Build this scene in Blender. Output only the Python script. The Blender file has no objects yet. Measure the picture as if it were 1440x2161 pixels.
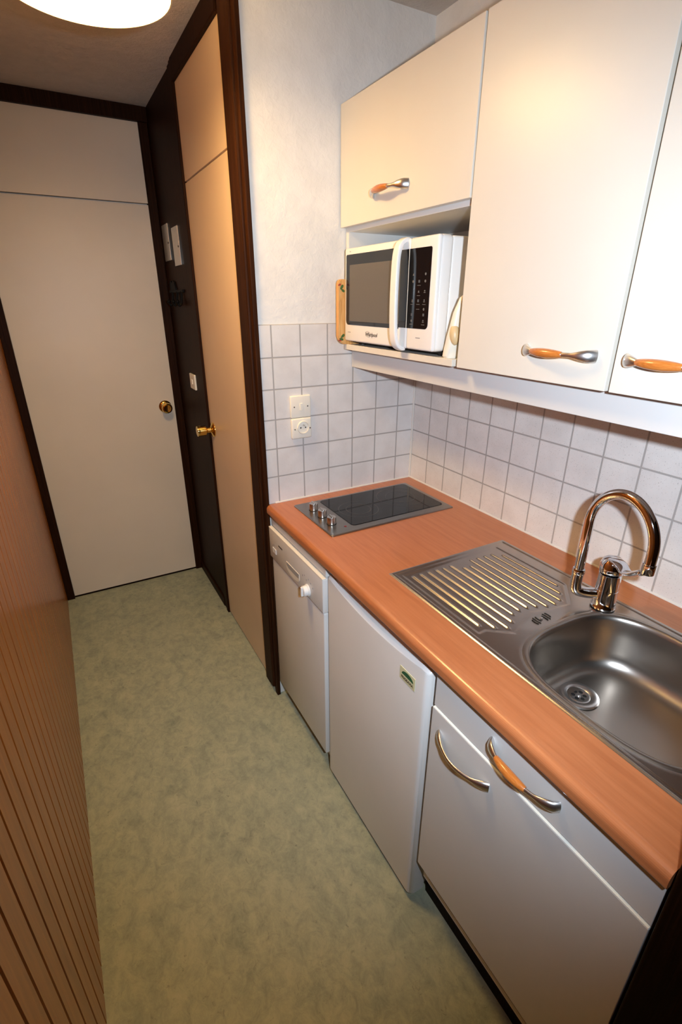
import bpy, bmesh, math, random
import numpy as np
from mathutils import Vector, Matrix
random.seed(7)
C = bpy.context.scene.collection
scn = bpy.context.scene

# ------------------------------------------------------------------ camera, light, exposure
CAM = Vector((0.0, 0.0, 1.61))
yaw, pit, rol = math.radians(29.3), math.radians(23.32), math.radians(0.065)
F = Vector((math.sin(yaw)*math.cos(pit), math.cos(yaw)*math.cos(pit), -math.sin(pit)))
Rt = Vector((math.cos(yaw), -math.sin(yaw), 0)); U = Rt.cross(F)
R2 = Rt*math.cos(rol) + U*math.sin(rol); U2 = -Rt*math.sin(rol) + U*math.cos(rol)
cd = bpy.data.cameras.new('camera'); cam = bpy.data.objects.new('camera', cd); C.objects.link(cam)
cam.matrix_world = Matrix((( R2.x, U2.x, -F.x, CAM.x), (R2.y, U2.y, -F.y, CAM.y), (R2.z, U2.z, -F.z, CAM.z), (0, 0, 0, 1)))
cd.sensor_fit = 'VERTICAL'; cd.sensor_height = 24.0; cd.lens = 24.0*1040.1/2161.0
cd.clip_start = 0.01
scn.camera = cam

w = bpy.data.worlds.new('world'); scn.world = w; w.use_nodes = True
w.node_tree.nodes['Background'].inputs[0].default_value = (0.5, 0.55, 0.62, 1)
w.node_tree.nodes['Background'].inputs[1].default_value = 0.05

# the camera's flash gun: a small lamp beside the lens
FLASH_POWER = 84.0
FLASH_COL = (0.82, 0.93, 1.06)
fl = bpy.data.lights.new('flash', 'SPOT'); fo = bpy.data.objects.new('flash', fl); C.objects.link(fo)
fl.energy = FLASH_POWER; fl.color = FLASH_COL; fl.shadow_soft_size = 0.018
fl.spot_size = math.radians(108); fl.spot_blend = 0.80
fo.location = (0.115, -0.065, 1.66)
fdir = (F + R2*0.04 + U2*0.09)
fo.rotation_euler = fdir.to_track_quat('-Z', 'Y').to_euler()

LAMP_STRENGTH = 68.0
LAMP_COL = (1.0, 0.65, 0.27)

scn.view_settings.view_transform = 'Standard'; scn.view_settings.look = 'None'
scn.view_settings.gamma = 1; scn.view_settings.exposure = 0.0
scn.view_settings.use_curve_mapping = False

# ------------------------------------------------------------------ material helpers
def mat(name, col=(0.8,0.8,0.8), rough=0.5, metal=0.0, coat=0.0, coat_rough=0.1, spec=0.5, emit=None, estr=0):
    m = bpy.data.materials.new(name); m.use_nodes = True
    b = m.node_tree.nodes['Principled BSDF']
    b.inputs['Base Color'].default_value = (*col, 1); b.inputs['Roughness'].default_value = rough
    b.inputs['Metallic'].default_value = metal; b.inputs['Coat Weight'].default_value = coat
    b.inputs['Coat Roughness'].default_value = coat_rough; b.inputs['Specular IOR Level'].default_value = spec
    if emit: b.inputs['Emission Color'].default_value = (*emit, 1); b.inputs['Emission Strength'].default_value = estr
    return m
class N:
    """tiny node builder"""
    def __init__(s, m): s.t = m.node_tree; s.b = s.t.nodes['Principled BSDF']
    def new(s, typ, **kw):
        n = s.t.nodes.new(typ)
        for k, v in kw.items(): setattr(n, k, v)
        return n
    def link(s, a, b): s.t.links.new(a, b)
    def math(s, op, a, b=None):
        n = s.new('ShaderNodeMath', operation=op)
        for i, v in enumerate((a, b)):
            if v is None: continue
            if isinstance(v, (int, float)): n.inputs[i].default_value = v
            else: s.link(v, n.inputs[i])
        return n.outputs[0]
    def pos(s, scale=(1,1,1)):
        g = s.new('ShaderNodeNewGeometry'); mp = s.new('ShaderNodeMapping'); mp.inputs['Scale'].default_value = scale
        s.link(g.outputs['Position'], mp.inputs['Vector']); return mp.outputs[0]
    def noise(s, vec, scale, detail=4, rough=0.55, dist=0.0):
        n = s.new('ShaderNodeTexNoise'); n.inputs['Scale'].default_value = scale; n.inputs['Detail'].default_value = detail
        n.inputs['Roughness'].default_value = rough; n.inputs['Distortion'].default_value = dist
        s.link(vec, n.inputs['Vector']); return n.outputs['Fac']
    def ramp(s, fac, stops):
        r = s.new('ShaderNodeValToRGB'); e = r.color_ramp.elements
        while len(e) > 1: e.remove(e[-1])
        e[0].position = stops[0][0]; e[0].color = (*stops[0][1], 1)
        for p, c in stops[1:]:
            q = e.new(p); q.color = (*c, 1)
        s.link(fac, r.inputs[0]); return r.outputs[0]
    def mix(s, fac, a, b, blend='MIX'):
        n = s.new('ShaderNodeMix', data_type='RGBA', blend_type=blend)
        if isinstance(fac, (int, float)): n.inputs[0].default_value = fac
        else: s.link(fac, n.inputs[0])
        for i, v in ((6, a), (7, b)):
            if isinstance(v, tuple): n.inputs[i].default_value = (*v, 1)
            else: s.link(v, n.inputs[i])
        return n.outputs[2]
    def bump(s, h, strength=0.2, dist=0.01):
        n = s.new('ShaderNodeBump'); n.inputs['Strength'].default_value = strength; n.inputs['Distance'].default_value = dist
        s.link(h, n.inputs['Height']); s.link(n.outputs[0], s.b.inputs['Normal'])
    def col(s, c): s.link(c, s.b.inputs['Base Color'])

def laminate(name, col, rough=0.35, var=0.03):
    m = mat(name, col, rough); n = N(m); f = n.noise(n.pos(), 3.0, 3)
    d = tuple(max(0, c*(1-var*2)) for c in col)
    n.col(n.ramp(f, [(0.3, d), (0.7, col)])); n.bump(n.noise(n.pos(), 700, 2), 0.02, 0.001); return m
M = {}
M['door_cream'] = laminate('door_cream', (0.67, 0.585, 0.475), 0.42)
M['door_tan'] = laminate('door_tan', (0.72, 0.55, 0.38), 0.40)
M['cab_cream'] = laminate('cab_cream', (0.70, 0.675, 0.61), 0.34)
M['cab_white'] = laminate('cab_white', (0.61, 0.61, 0.605), 0.30)
M['lit_edge_seam'] = mat('lit_edge_seam', (0.80, 0.80, 0.74), 0.35)
M['carcass'] = laminate('carcass', (0.72, 0.72, 0.70), 0.4)
M['appliance'] = laminate('appliance', (0.68, 0.68, 0.67), 0.28)
M['appliance_white'] = mat('appliance_white', (0.80, 0.80, 0.79), 0.28, coat=0.3)
M['micro_white'] = mat('micro_white', (0.82, 0.81, 0.79), 0.25, coat=0.4)
M['plastic_white'] = mat('plastic_white', (0.80, 0.76, 0.66), 0.3)
M['plastic_beige'] = mat('plastic_beige', (0.62, 0.46, 0.25), 0.4)
M['black_gloss'] = mat('black_gloss', (0.006, 0.006, 0.007), 0.06, spec=0.6)
M['black'] = mat('black', (0.01, 0.01, 0.01), 0.5)
M['dark_rubber'] = mat('dark_rubber', (0.02, 0.02, 0.02), 0.7)
M['iron'] = mat('iron', (0.004, 0.0035, 0.0035), 0.6, spec=0.1)
M['grey_mark'] = mat('grey_mark', (0.30, 0.30, 0.32), 0.5)
M['key_mark'] = mat('key_mark', (0.13, 0.13, 0.135), 0.5)
M['dark_mark'] = mat('dark_mark', (0.05, 0.045, 0.04), 0.5)
M['grip_shade'] = mat('grip_shade', (0.36, 0.37, 0.38), 0.4)
M['red_lens'] = mat('red_lens', (0.16, 0.01, 0.01), 0.15)
M['chrome'] = mat('chrome', (0.80, 0.80, 0.82), 0.05, metal=1)
M['satin_nickel'] = mat('satin_nickel', (0.72, 0.71, 0.70), 0.30, metal=1)
M['knob_nickel'] = mat('knob_nickel', (0.55, 0.53, 0.50), 0.25, metal=1)
M['brass'] = mat('brass', (0.80, 0.55, 0.16), 0.10, metal=1)
M['pewter_shade'] = mat('pewter_shade', (0.70, 0.60, 0.36), 0.5)
M['glass_dark'] = mat('glass_dark', (0.006, 0.0065, 0.008), 0.04, spec=0.32)
M['ring_grey'] = mat('ring_grey', (0.035, 0.035, 0.038), 0.15)
M['badge_cream'] = mat('badge_cream', (0.60, 0.58, 0.36), 0.35)
M['badge_green'] = mat('badge_green', (0.01, 0.09, 0.04), 0.35)
M['badge_ink'] = mat('badge_ink', (0.08, 0.05, 0.02), 0.4)
M['silicone'] = mat('silicone', (0.70, 0.68, 0.63), 0.4)
M['plate_silver'] = mat('plate_silver', (0.62, 0.60, 0.55), 0.22, metal=0.75)
M['lamp_glow'] = mat('lamp_glow', (0.9, 0.85, 0.7), 0.4, emit=LAMP_COL, estr=LAMP_STRENGTH)

def steel(name, col, rough, axis_scale):
    m = mat(name, col, rough, metal=1); n = N(m)
    f = n.noise(n.pos(axis_scale), 60, 3, 0.6)
    r = n.new('ShaderNodeMapRange'); n.link(f, r.inputs[0]); r.inputs[3].default_value = rough-0.03; r.inputs[4].default_value = rough+0.03
    n.link(r.outputs[0], n.b.inputs['Roughness']); return m
M['sink_steel'] = mat('sink_steel', (0.48, 0.44, 0.40), 0.26, metal=1)
M['bowl_steel'] = mat('bowl_steel', (0.40, 0.365, 0.33), 0.30, metal=1)
M['hob_steel'] = steel('hob_steel', (0.30, 0.28, 0.26), 0.30, (1, 8, 1))

# beech laminate worktop
m = M['worktop'] = mat('worktop', (0.6, 0.27, 0.13), 0.30, coat=0.15, coat_rough=0.12); n = N(m)
g = n.noise(n.pos((26, 1.6, 26)), 3.2, 6, 0.6, 0.4); g2 = n.noise(n.pos((120, 5, 120)), 3.0, 3, 0.6)
c1 = n.ramp(g, [(0.25, (0.355, 0.113, 0.041)), (0.5, (0.425, 0.150, 0.057)), (0.75, (0.49, 0.188, 0.079))])
n.col(n.mix(n.math('MULTIPLY', g2, 0.35), c1, (0.40, 0.13, 0.045))); n.bump(g2, 0.03, 0.001)

# varnished pine boards of the left wall
m = M['pine'] = mat('pine', (0.4, 0.16, 0.05), 0.28, coat=0.12, coat_rough=0.18, spec=0.35); n = N(m)
g = n.noise(n.pos((40, 18, 1.1)), 3.0, 6, 0.65, 0.8); g2 = n.noise(n.pos((200, 90, 3)), 3.0, 3, 0.6)
c1 = n.ramp(g, [(0.28, (0.23, 0.066, 0.008)), (0.5, (0.36, 0.115, 0.015)), (0.75, (0.50, 0.180, 0.028))])
n.col(n.mix(n.math('MULTIPLY', g2, 0.45), c1, (0.19, 0.050, 0.007))); n.bump(g, 0.06, 0.002)

# dark stained wood
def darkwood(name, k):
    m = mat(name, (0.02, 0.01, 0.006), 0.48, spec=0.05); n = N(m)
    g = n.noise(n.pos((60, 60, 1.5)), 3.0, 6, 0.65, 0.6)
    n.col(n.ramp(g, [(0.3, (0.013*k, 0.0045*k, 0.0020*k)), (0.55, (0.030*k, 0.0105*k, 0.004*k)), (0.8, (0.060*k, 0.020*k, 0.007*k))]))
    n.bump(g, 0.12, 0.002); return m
M['darkwood'] = darkwood('darkwood', 0.75); M['darkwood_lit'] = darkwood('darkwood_lit', 1.1)  # second one is a lit copy: lamp light on the corner post in its tone
M['darkwood_black'] = darkwood('darkwood_black', 0.35)

# pine cutting board
m = M['board'] = mat('board', (0.62, 0.34, 0.12), 0.5); n = N(m)
g = n.noise(n.pos((30, 60, 3)), 4.0, 4, 0.6, 0.5)
n.col(n.ramp(g, [(0.3, (0.50, 0.22, 0.06)), (0.5, (0.66, 0.36, 0.12)), (0.75, (0.74, 0.46, 0.19))]))
m = M['grip_wood'] = mat('grip_wood', (0.5, 0.16, 0.03), 0.3, coat=0.5, coat_rough=0.15); n = N(m)
g = n.noise(n.pos((200, 12, 200)), 3.0, 4, 0.6)
n.col(n.ramp(g, [(0.3, (0.40, 0.115, 0.018)), (0.7, (0.58, 0.20, 0.040))]))

# rough white plaster
def plaster(name, col, st, sc=55):
    m = mat(name, col, 0.85, spec=0.2); n = N(m)
    f = n.noise(n.pos(), sc, 5, 0.6, 0.6); f2 = n.noise(n.pos(), sc*0.3, 3, 0.5)
    n.bump(n.math('ADD', f, n.math('MULTIPLY', f2, 1.2)), st, 0.004)
    n.col(n.ramp(f2, [(0.35, tuple(c*0.94 for c in col)), (0.65, col)])); return m
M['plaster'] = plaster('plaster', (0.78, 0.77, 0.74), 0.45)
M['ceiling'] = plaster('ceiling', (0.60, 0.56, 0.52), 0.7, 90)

# ceramic tiles
def tiles(name, axis, off, z0, pitch, speck):
    m = mat(name, (0.7, 0.68, 0.66), 0.22); n = N(m)
    g = n.new('ShaderNodeNewGeometry'); s = n.new('ShaderNodeSeparateXYZ'); n.link(g.outputs['Position'], s.inputs[0])
    def dist(v, o):
        u = n.math('DIVIDE', n.math('SUBTRACT', v, o), pitch)
        fr = n.math('FRACT', u); return n.math('MULTIPLY', n.math('MINIMUM', fr, n.math('SUBTRACT', 1.0, fr)), pitch)
    d = n.math('MINIMUM', dist(s.outputs[axis], off), dist(s.outputs[2], z0))
    mr = n.new('ShaderNodeMapRange', interpolation_type='SMOOTHSTEP'); n.link(d, mr.inputs[0])
    mr.inputs[1].default_value = 0.0016; mr.inputs[2].default_value = 0.0033
    mask = mr.outputs[0]
    sp = n.noise(n.pos(), 420, 2, 0.5); cl = n.noise(n.pos(), 14, 3, 0.5)
    base = n.ramp(cl, [(0.35, (0.66, 0.635, 0.615)), (0.65, (0.72, 0.70, 0.68))])
    sm = n.new('ShaderNodeMapRange'); n.link(sp, sm.inputs[0]); sm.inputs[1].default_value = 0.66; sm.inputs[2].default_value = 0.72
    base = n.mix(n.math('MULTIPLY', sm.outputs[0], speck), base, (0.24, 0.22, 0.21))
    n.col(n.mix(mask, (0.37, 0.35, 0.335), base))
    rr = n.new('ShaderNodeMapRange'); n.link(mask, rr.inputs[0]); rr.inputs[3].default_value = 0.8; rr.inputs[4].default_value = 0.24
    n.link(rr.outputs[0], n.b.inputs['Roughness'])
    n.bump(n.math('ADD', mask, n.math('MULTIPLY', n.noise(n.pos(), 30, 2), 0.35)), 0.25, 0.002); return m
M['tile_end'] = tiles('tile_end', 0, 0.639, 0.908, 0.1045, 0.30)
M['tile_back'] = tiles('tile_back', 1, 1.500, 0.908, 0.1045, 0.85)

# mottled green lino
m = M['lino'] = mat('lino', (0.3, 0.3, 0.2), 0.5, spec=0.35); n = N(m)
p = n.pos((1.3, 1.0, 1)); a = n.noise(p, 9, 8, 0.72, 0.5); b = n.noise(p, 2.6, 3, 0.5, 0.3); c = n.noise(p, 38, 6, 0.75, 1.2)
d_ = n.noise(p, 24, 8, 0.8, 0.6)
mixf = n.math('ADD', n.math('MULTIPLY', a, 0.45), n.math('MULTIPLY', d_, 0.55))
base = n.ramp(mixf, [(0.36, (0.175, 0.210, 0.165)), (0.46, (0.285, 0.310, 0.225)), (0.55, (0.385, 0.395, 0.270)), (0.68, (0.49, 0.485, 0.345))])
base = n.mix(n.math('MULTIPLY', b, 0.5), base, (0.32, 0.345, 0.262))
vm = n.new('ShaderNodeMapRange'); n.link(c, vm.inputs[0]); vm.inputs[1].default_value = 0.60; vm.inputs[2].default_value = 0.70
base = n.mix(n.math('MULTIPLY', vm.outputs[0], 0.65), base, (0.105, 0.125, 0.11))
n.col(base); n.bump(a, 0.05, 0.002)

# ------------------------------------------------------------------ geometry helpers
ROOT = {}
def obj(name, bm, m, parent=None, smooth=False, mats=None):
    me = bpy.data.meshes.new(name)
    if parent is not None:
        o0 = ROOT[parent.name]; bmesh.ops.translate(bm, verts=bm.verts, vec=-o0)
    bmesh.ops.recalc_face_normals(bm, faces=bm.faces)
    bm.to_mesh(me); bm.free()
    for mm in (mats or [m]): me.materials.append(mm)
    if smooth:
        for p in me.polygons: p.use_smooth = True
        try: me.set_sharp_from_angle(angle=math.radians(38))
        except Exception: pass
    o = bpy.data.objects.new(name, me); C.objects.link(o)
    if parent is not None: o.parent = parent; ROOT[o.name] = ROOT[parent.name]
    else: ROOT[o.name] = Vector((0, 0, 0))
    return o
def tag(o, label, cat, group=None):
    o['label'] = label; o['category'] = cat
    if group: o['group'] = group
    return o
def thing(name, loc, label, cat, group=None):
    o = bpy.data.objects.new(name, None); C.objects.link(o); o.location = loc; o.empty_display_size = 0.05
    ROOT[o.name] = Vector(loc); return tag(o, label, cat, group)
def struct(name, bm, m, label=None, smooth=False):
    o = obj(name, bm, m, None, smooth); o['kind'] = 'structure'
    if label: o['label'] = label
    return o
def bx(bm, x0, x1, y0, y1, z0, z1, bev=0.0, seg=2, edges=None):
    r = bmesh.ops.create_cube(bm, size=1.0); vs = r['verts']
    for v in vs:
        v.co = Vector(((x0+x1)/2+v.co.x*(x1-x0), (y0+y1)/2+v.co.y*(y1-y0), (z0+z1)/2+v.co.z*(z1-z0)))
    if bev:
        es = {e for v in vs for e in v.link_edges}
        if edges: es = {e for e in es if edges(e)}
        bmesh.ops.bevel(bm, geom=list(es), offset=bev, segments=seg, profile=0.5, affect='EDGES', clamp_overlap=True)
    return vs
def box(*a, **k):
    bm = bmesh.new(); bx(bm, *a, **k); return bm
def prism(bm, pts, axis, a, b):
    """closed polygon (2-D points) extruded along axis from a to b"""
    def P(p, t):
        q = [0, 0, 0]; i = [k for k in range(3) if k != axis]; q[i[0]] = p[0]; q[i[1]] = p[1]; q[axis] = t; return q
    A = [bm.verts.new(P(p, a)) for p in pts]; B = [bm.verts.new(P(p, b)) for p in pts]
    k = len(pts)
    for i in range(k): bm.faces.new((A[i], A[(i+1) % k], B[(i+1) % k], B[i]))
    bm.faces.new(A[::-1]); bm.faces.new(B); return bm
def loft(bm, rings, cap0=True, cap1=True, closed=True):
    V = [[bm.verts.new(p) for p in r] for r in rings]; k = len(V[0])
    for a, b in zip(V, V[1:]):
        for i in range(k if closed else k-1): bm.faces.new((a[i], a[(i+1) % k], b[(i+1) % k], b[i]))
    if cap0: bm.faces.new(V[0][::-1])
    if cap1: bm.faces.new(V[-1])
    return V
def smooth_path(pts, n=8):
    P = [Vector(p) for p in pts]; out = []
    for i in range(len(P)-1):
        p0 = P[max(i-1, 0)]; p1 = P[i]; p2 = P[i+1]; p3 = P[min(i+2, len(P)-1)]
        for k in range(n):
            t = k/n
            out.append(0.5*((2*p1)+(-p0+p2)*t+(2*p0-5*p1+4*p2-p3)*t*t+(-p0+3*p1-3*p2+p3)*t**3))
    out.append(P[-1]); return out
def sweep(bm, path, rad, n=16, flat=None, up=None):
    """tube along path; rad list or number; flat = (rx, ry) multipliers list"""
    P = [Vector(p) for p in path]; rings = []; prev = None
    for i, p in enumerate(P):
        t = (P[min(i+1, len(P)-1)]-P[max(i-1, 0)]).normalized()
        if prev is None:
            u = Vector(up) if up else (Vector((0, 0, 1)) if abs(t.z) < 0.9 else Vector((1, 0, 0)))
        else: u = prev
        u = (u-t*u.dot(t)).normalized(); prev = u; v = t.cross(u)
        r = rad[i] if isinstance(rad, (list, tuple)) else rad
        fx, fy = flat[i] if flat else (1, 1)
        rings.append([p+u*math.cos(2*math.pi*k/n)*r*fx+v*math.sin(2*math.pi*k/n)*r*fy for k in range(n)])
    return loft(bm, rings)
def lathe(bm, prof, org, ax=(0, 0, 1), n=32):
    """prof = [(r, h)...] revolved about axis ax through org"""
    a = Vector(ax).normalized(); u = a.orthogonal().normalized(); v = a.cross(u); o = Vector(org)
    rings = [[o+a*h+(u*math.cos(2*math.pi*k/n)+v*math.sin(2*math.pi*k/n))*max(r, 1e-5) for k in range(n)] for r, h in prof]
    return loft(bm, rings)
def text(name, s, size, org, right, up, m, parent, depth=0.0004, align='CENTER', shear=0.0, bold=0.0, xs=1.0):
    cu = bpy.data.curves.new(name, 'FONT'); cu.body = s; cu.size = size; cu.extrude = depth; cu.align_x = align; cu.align_y = 'CENTER'
    cu.shear = shear; cu.offset = bold
    t = bpy.data.objects.new(name+'_tmp', cu); C.objects.link(t); bpy.context.view_layer.update()
    me = bpy.data.meshes.new_from_object(t.evaluated_get(bpy.context.evaluated_depsgraph_get()))
    bpy.data.objects.remove(t)
    r = Vector(right).normalized(); u = Vector(up).normalized(); nrm = r.cross(u)
    bm = bmesh.new(); bm.from_mesh(me); o = Vector(org)
    for v in bm.verts: v.co = o+r*v.co.x*xs+u*v.co.y+nrm*v.co.z
    bpy.data.meshes.remove(me)
    return obj(name, bm, m, parent)

CEIL = 2.42; XW = 1.245; YE = 1.615; XL = -0.197; YF = 2.908; XP = 0.591; YB = -2.4
# ------------------------------------------------------------------ structure
struct('floor', box(XL-0.1, XW+0.1, YB-0.1, YF+0.25, -0.1, 0.0), M['lino'], 'mottled green linoleum floor')
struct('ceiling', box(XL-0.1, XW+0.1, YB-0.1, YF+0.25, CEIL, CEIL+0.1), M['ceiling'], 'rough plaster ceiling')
# boards of the left wall with V grooves between them
bm = bmesh.new(); pts = [(XL-0.08, YB)]; pitch = 0.0635; y = 0.484-pitch*50
while y < YF+0.02:
    if y > YB: pts += [(XL, y-0.0045), (XL-0.0050, y-0.0010), (XL-0.0050, y+0.0010), (XL, y+0.0045)]
    y += pitch
pts += [(XL, YF+0.1), (XL-0.08, YF+0.1)]
prism(bm, pts, 2, 0.0, CEIL)
struct('wall_left', bm, M['pine'], 'varnished pine board wall')
struct('wall_behind', box(XL-0.1, XW+0.1, YB-0.1, YB, 0, CEIL), M['plaster'])
wb = struct('wall_kitchen_back', box(XW, XW+0.1, YB, YE+0.1, 0, CEIL), M['plaster'], 'white plaster wall behind the worktop')
we = struct('wall_kitchen_end', box(XP+0.004, XW, YE, YE+0.085, 0, CEIL), M['plaster'], 'white rough plaster wall beside the microwave')
obj('tile_backsplash', box(XP+0.006, XW, YE-0.006, YE, 0.905, 1.535, bev=0.0015), M['tile_end'], we)
obj('tile_backsplash', box(XW-0.005, XW, 0.10, YE-0.004, 0.905, 1.46, bev=0.001), M['tile_back'], wb)
sb = bmesh.new(); bx(sb, XP+0.03, XW-0.004, YE-0.010, YE-0.004, 0.906, 0.9145, bev=0.002); obj('silicone_joint', sb, M['silicone'], we)
sb = bmesh.new(); bx(sb, XW-0.009, XW-0.003, 0.15, YE-0.006, 0.906, 0.9145, bev=0.002)
bx(sb, XW-0.010, XW-0.003, YE-0.012, YE-0.004, 0.91, 1.45, bev=0.002); obj('silicone_joint', sb, M['silicone'], wb)
struct('wall_far', box(XL-0.1, XP+0.1, YF+0.03, YF+0.13, 0, CEIL), M['plaster'])
struct('wall_corridor_right', box(XP+0.03, XP+0.11, YE+0.085, YF+0.03, 0, CEIL), M['plaster'])

# entrance door at the end of the corridor, with fixed panel above
d1 = struct('door_1', box(-0.158, 0.549, YF, YF+0.028, 0.012, 2.033, bev=0.0015), M['door_cream'], 'cream entrance door at the corridor end')
kb = bmesh.new(); kc = (0.497, YF, 1.057)
lathe(kb, [(0.0, 0), (0.033, 0), (0.034, 0.004), (0.030, 0.009), (0.022, 0.012), (0.013, 0.014), (0.012, 0.030), (0.018, 0.036), (0.027, 0.044), (0.029, 0.056), (0.026, 0.066), (0.020, 0.070), (0.019, 0.067), (0.006, 0.066), (0.0, 0.066)], kc, (0, -1, 0), 40)
obj('door_knob', kb, M['brass'], d1, smooth=True)
struct('wall_above_entrance_door', box(-0.158, 0.549, YF, YF+0.028, 2.039, 2.362, bev=0.001), M['door_cream'], 'cream fixed panel above the entrance door')
# cupboard door on the right of the corridor
d2 = struct('door_2', box(XP, XP+0.028, 1.70, 2.322, 0.010, 2.033, bev=0.0015), M['door_tan'], 'beige door on the corridor right side')
kb = bmesh.new(); kc = (XP, 2.275, 1.050)
lathe(kb, [(0.0, 0), (0.034, 0), (0.034, 0.003), (0.029, 0.008), (0.016, 0.012), (0.0125, 0.014), (0.0125, 0.030), (0.018, 0.036), (0.022, 0.038), (0.025, 0.072), (0.024, 0.076), (0.0, 0.077)], kc, (-1, 0, 0), 40)
obj('door_knob', kb, M['brass'], d2, smooth=True)
struct('wall_above_cupboard_door', box(XP, XP+0.028, 1.70, 2.322, 2.039, 2.352, bev=0.001), M['door_tan'], 'beige fixed panel above the cupboard door')
# dark wooden frames
struct('trim_1', box(XL, -0.158, YF-0.014, YF+0.03, 0, 2.362, bev=0.002), M['darkwood'])
struct('trim_2', box(0.549, XP, YF-0.008, YF+0.03, 0, 2.362, bev=0.002), M['darkwood'])
bm = bmesh.new(); bx(bm, XL, XP, YF-0.020, YF+0.03, 2.362, CEIL, bev=0.002); struct('trim_3', bm, M['darkwood'])
struct('trim_4', box(XP, XP+0.03, 2.398, YF-0.008, 0, CEIL-0.001), M['darkwood'], 'dark wooden panel between the two doors')
bm = bmesh.new(); bx(bm, XP-0.010, XP+0.03, 2.322, 2.352, 0, CEIL, bev=0.004); bx(bm, XP-0.005, XP+0.03, 2.352, 2.398, 0, CEIL, bev=0.003)
struct('trim_5', bm, M['darkwood'])
bm = bmesh.new(); bx(bm, XP-0.012, XP+0.03, 1.76, 2.322, 2.352, CEIL, bev=0.003); struct('trim_6', bm, M['darkwood'])
bm = bmesh.new(); bx(bm, XP-0.012, XP+0.03, 1.694, 1.740, 0, CEIL, bev=0.004); bx(bm, XP-0.020, XP+0.03, 1.628, 1.694, 0.03, CEIL, bev=0.006)
bx(bm, XP-0.011, XP+0.004, YE-0.012, 1.628, 0.0, CEIL, bev=0.002)
struct('trim_7', bm, M['darkwood_lit'], 'dark brown door post at the kitchen corner')
struct('baseboard_corridor', box(XP-0.008, XP+0.004, 2.398, YF-0.008, 0, 0.05, bev=0.002), M['darkwood'])
struct('trim_8', box(-0.158, 0.549, YF+0.004, YF+0.028, 0, 0.012), M['darkwood_black'])
# dark partition closing the kitchen on the near side
struct('wall_partition', box(0.583, XW, -0.10, 0.138, 0, CEIL, bev=0.003), M['darkwood_black'], 'near black wooden partition at the worktop end')

# ------------------------------------------------------------------ worktop
CZ0, CZ1, CX = 0.8755, 0.910, 0.583
def nose():
    r = 0.016; pts = []
    for k in range(9):
        a = math.pi/2*k/8; pts.append((CX+r-r*math.sin(a), CZ1-r+r*math.cos(a)))
    r2 = 0.007
    for k in range(6):
        a = math.pi/2*k/5; pts.append((CX+r2-r2*math.cos(a), CZ0+r2-r2*math.sin(a)))
    return pts
bm = bmesh.new(); ns = nose()
Y0, Y1 = 0.142, YE-0.007
prism(bm, ns+[(0.712, CZ0), (0.712, CZ1)], 1, Y0, Y1)
bx(bm, 0.712, XW-0.005, 0.962, Y1, CZ0, CZ1); bx(bm, 1.120, XW-0.005, Y0, 0.962, CZ0, CZ1); bx(bm, 0.712, 1.120, Y0, 0.168, CZ0, CZ1)
tag(obj('worktop', bm, M['worktop'], None, smooth=False), 'orange beech effect kitchen worktop with a rounded front edge', 'worktop')

# ------------------------------------------------------------------ hob
hz = CZ1
t = thing('ceramic_hob', (0.92, 1.40, hz), 'small stainless steel hob with black glass and three knobs, set in the worktop corner', 'hob')
bm = bmesh.new()
def rrect(x0, x1, y0, y1, r, z, k=6):
    out = []
    for cx, cy, a0 in ((x1-r, y1-r, 0), (x0+r, y1-r, 90), (x0+r, y0+r, 180), (x1-r, y0+r, 270)):
        for i in range(k+1):
            a = math.radians(a0+90*i/k); out.append(Vector((cx+r*math.cos(a), cy+r*math.sin(a), z)))
    return out
loft(bm, [rrect(0.668, 1.174, 1.250, 1.548, 0.006, hz), rrect(0.668, 1.174, 1.250, 1.548, 0.006, hz+0.003), rrect(0.671, 1.171, 1.253, 1.545, 0.006, hz+0.005),
          rrect(0.762, 1.158, 1.279, 1.536, 0.016, hz+0.006)], cap1=True)
obj('frame', bm, M['hob_steel'], t)
bm = bmesh.new(); loft(bm, [rrect(0.765, 1.155, 1.282, 1.533, 0.015, hz+0.0055), rrect(0.765, 1.155, 1.282, 1.533, 0.015, hz+0.0068), rrect(0.7665, 1.1535, 1.2835, 1.5315, 0.014, hz+0.0074)])
obj('glass_plate', bm, M['glass_dark'], t)
for cx, cy, r in ((0.855, 1.395, 0.072), (1.055, 1.420, 0.090)):
    bm = bmesh.new()
    for rr in (r, r*0.62):
        k = 64; z = hz+0.0076
        loft(bm, [[Vector((cx+q*math.cos(2*math.pi*i/k), cy+q*math.sin(2*math.pi*i/k), z)) for i in range(k)] for q in (rr-0.0012, rr+0.0012)], cap0=False, cap1=False)
    obj('heating_ring', bm, M['ring_grey'], t)
for kx, ky, ang in ((0.712, 1.470, 0.2), (0.712, 1.402, 0.2), (0.712, 1.334, 0.2)):
    bm = bmesh.new(); z = hz+0.005
    lathe(bm, [(0.0155, 0), (0.0160, 0.002), (0.0165, 0.006), (0.0160, 0.008), (0.0155, 0.024), (0.0148, 0.026), (0.0, 0.0262)], (kx, ky, z), (0, 0, 1), 40)
    k = obj('control_knob', bm, M['knob_nickel'], t, smooth=True)
    bm = bmesh.new(); bx(bm, -0.0155, 0.0155, -0.0030, 0.0030, 0.0255, 0.0300, bev=0.0012)
    bmesh.ops.rotate(bm, verts=bm.verts, cent=(0, 0, 0), matrix=Matrix.Rotation(ang+1.3, 3, 'Z')); bmesh.ops.translate(bm, verts=bm.verts, vec=(kx, ky, z))
    obj('grip_ridge', bm, M['knob_nickel'], k)
    bm = bmesh.new(); lathe(bm, [(0.0172, 0), (0.0172, 0.0012), (0.0, 0.0012)], (kx, ky, z-0.0002), n=32); obj('seal', bm, M['black'], k)
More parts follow.
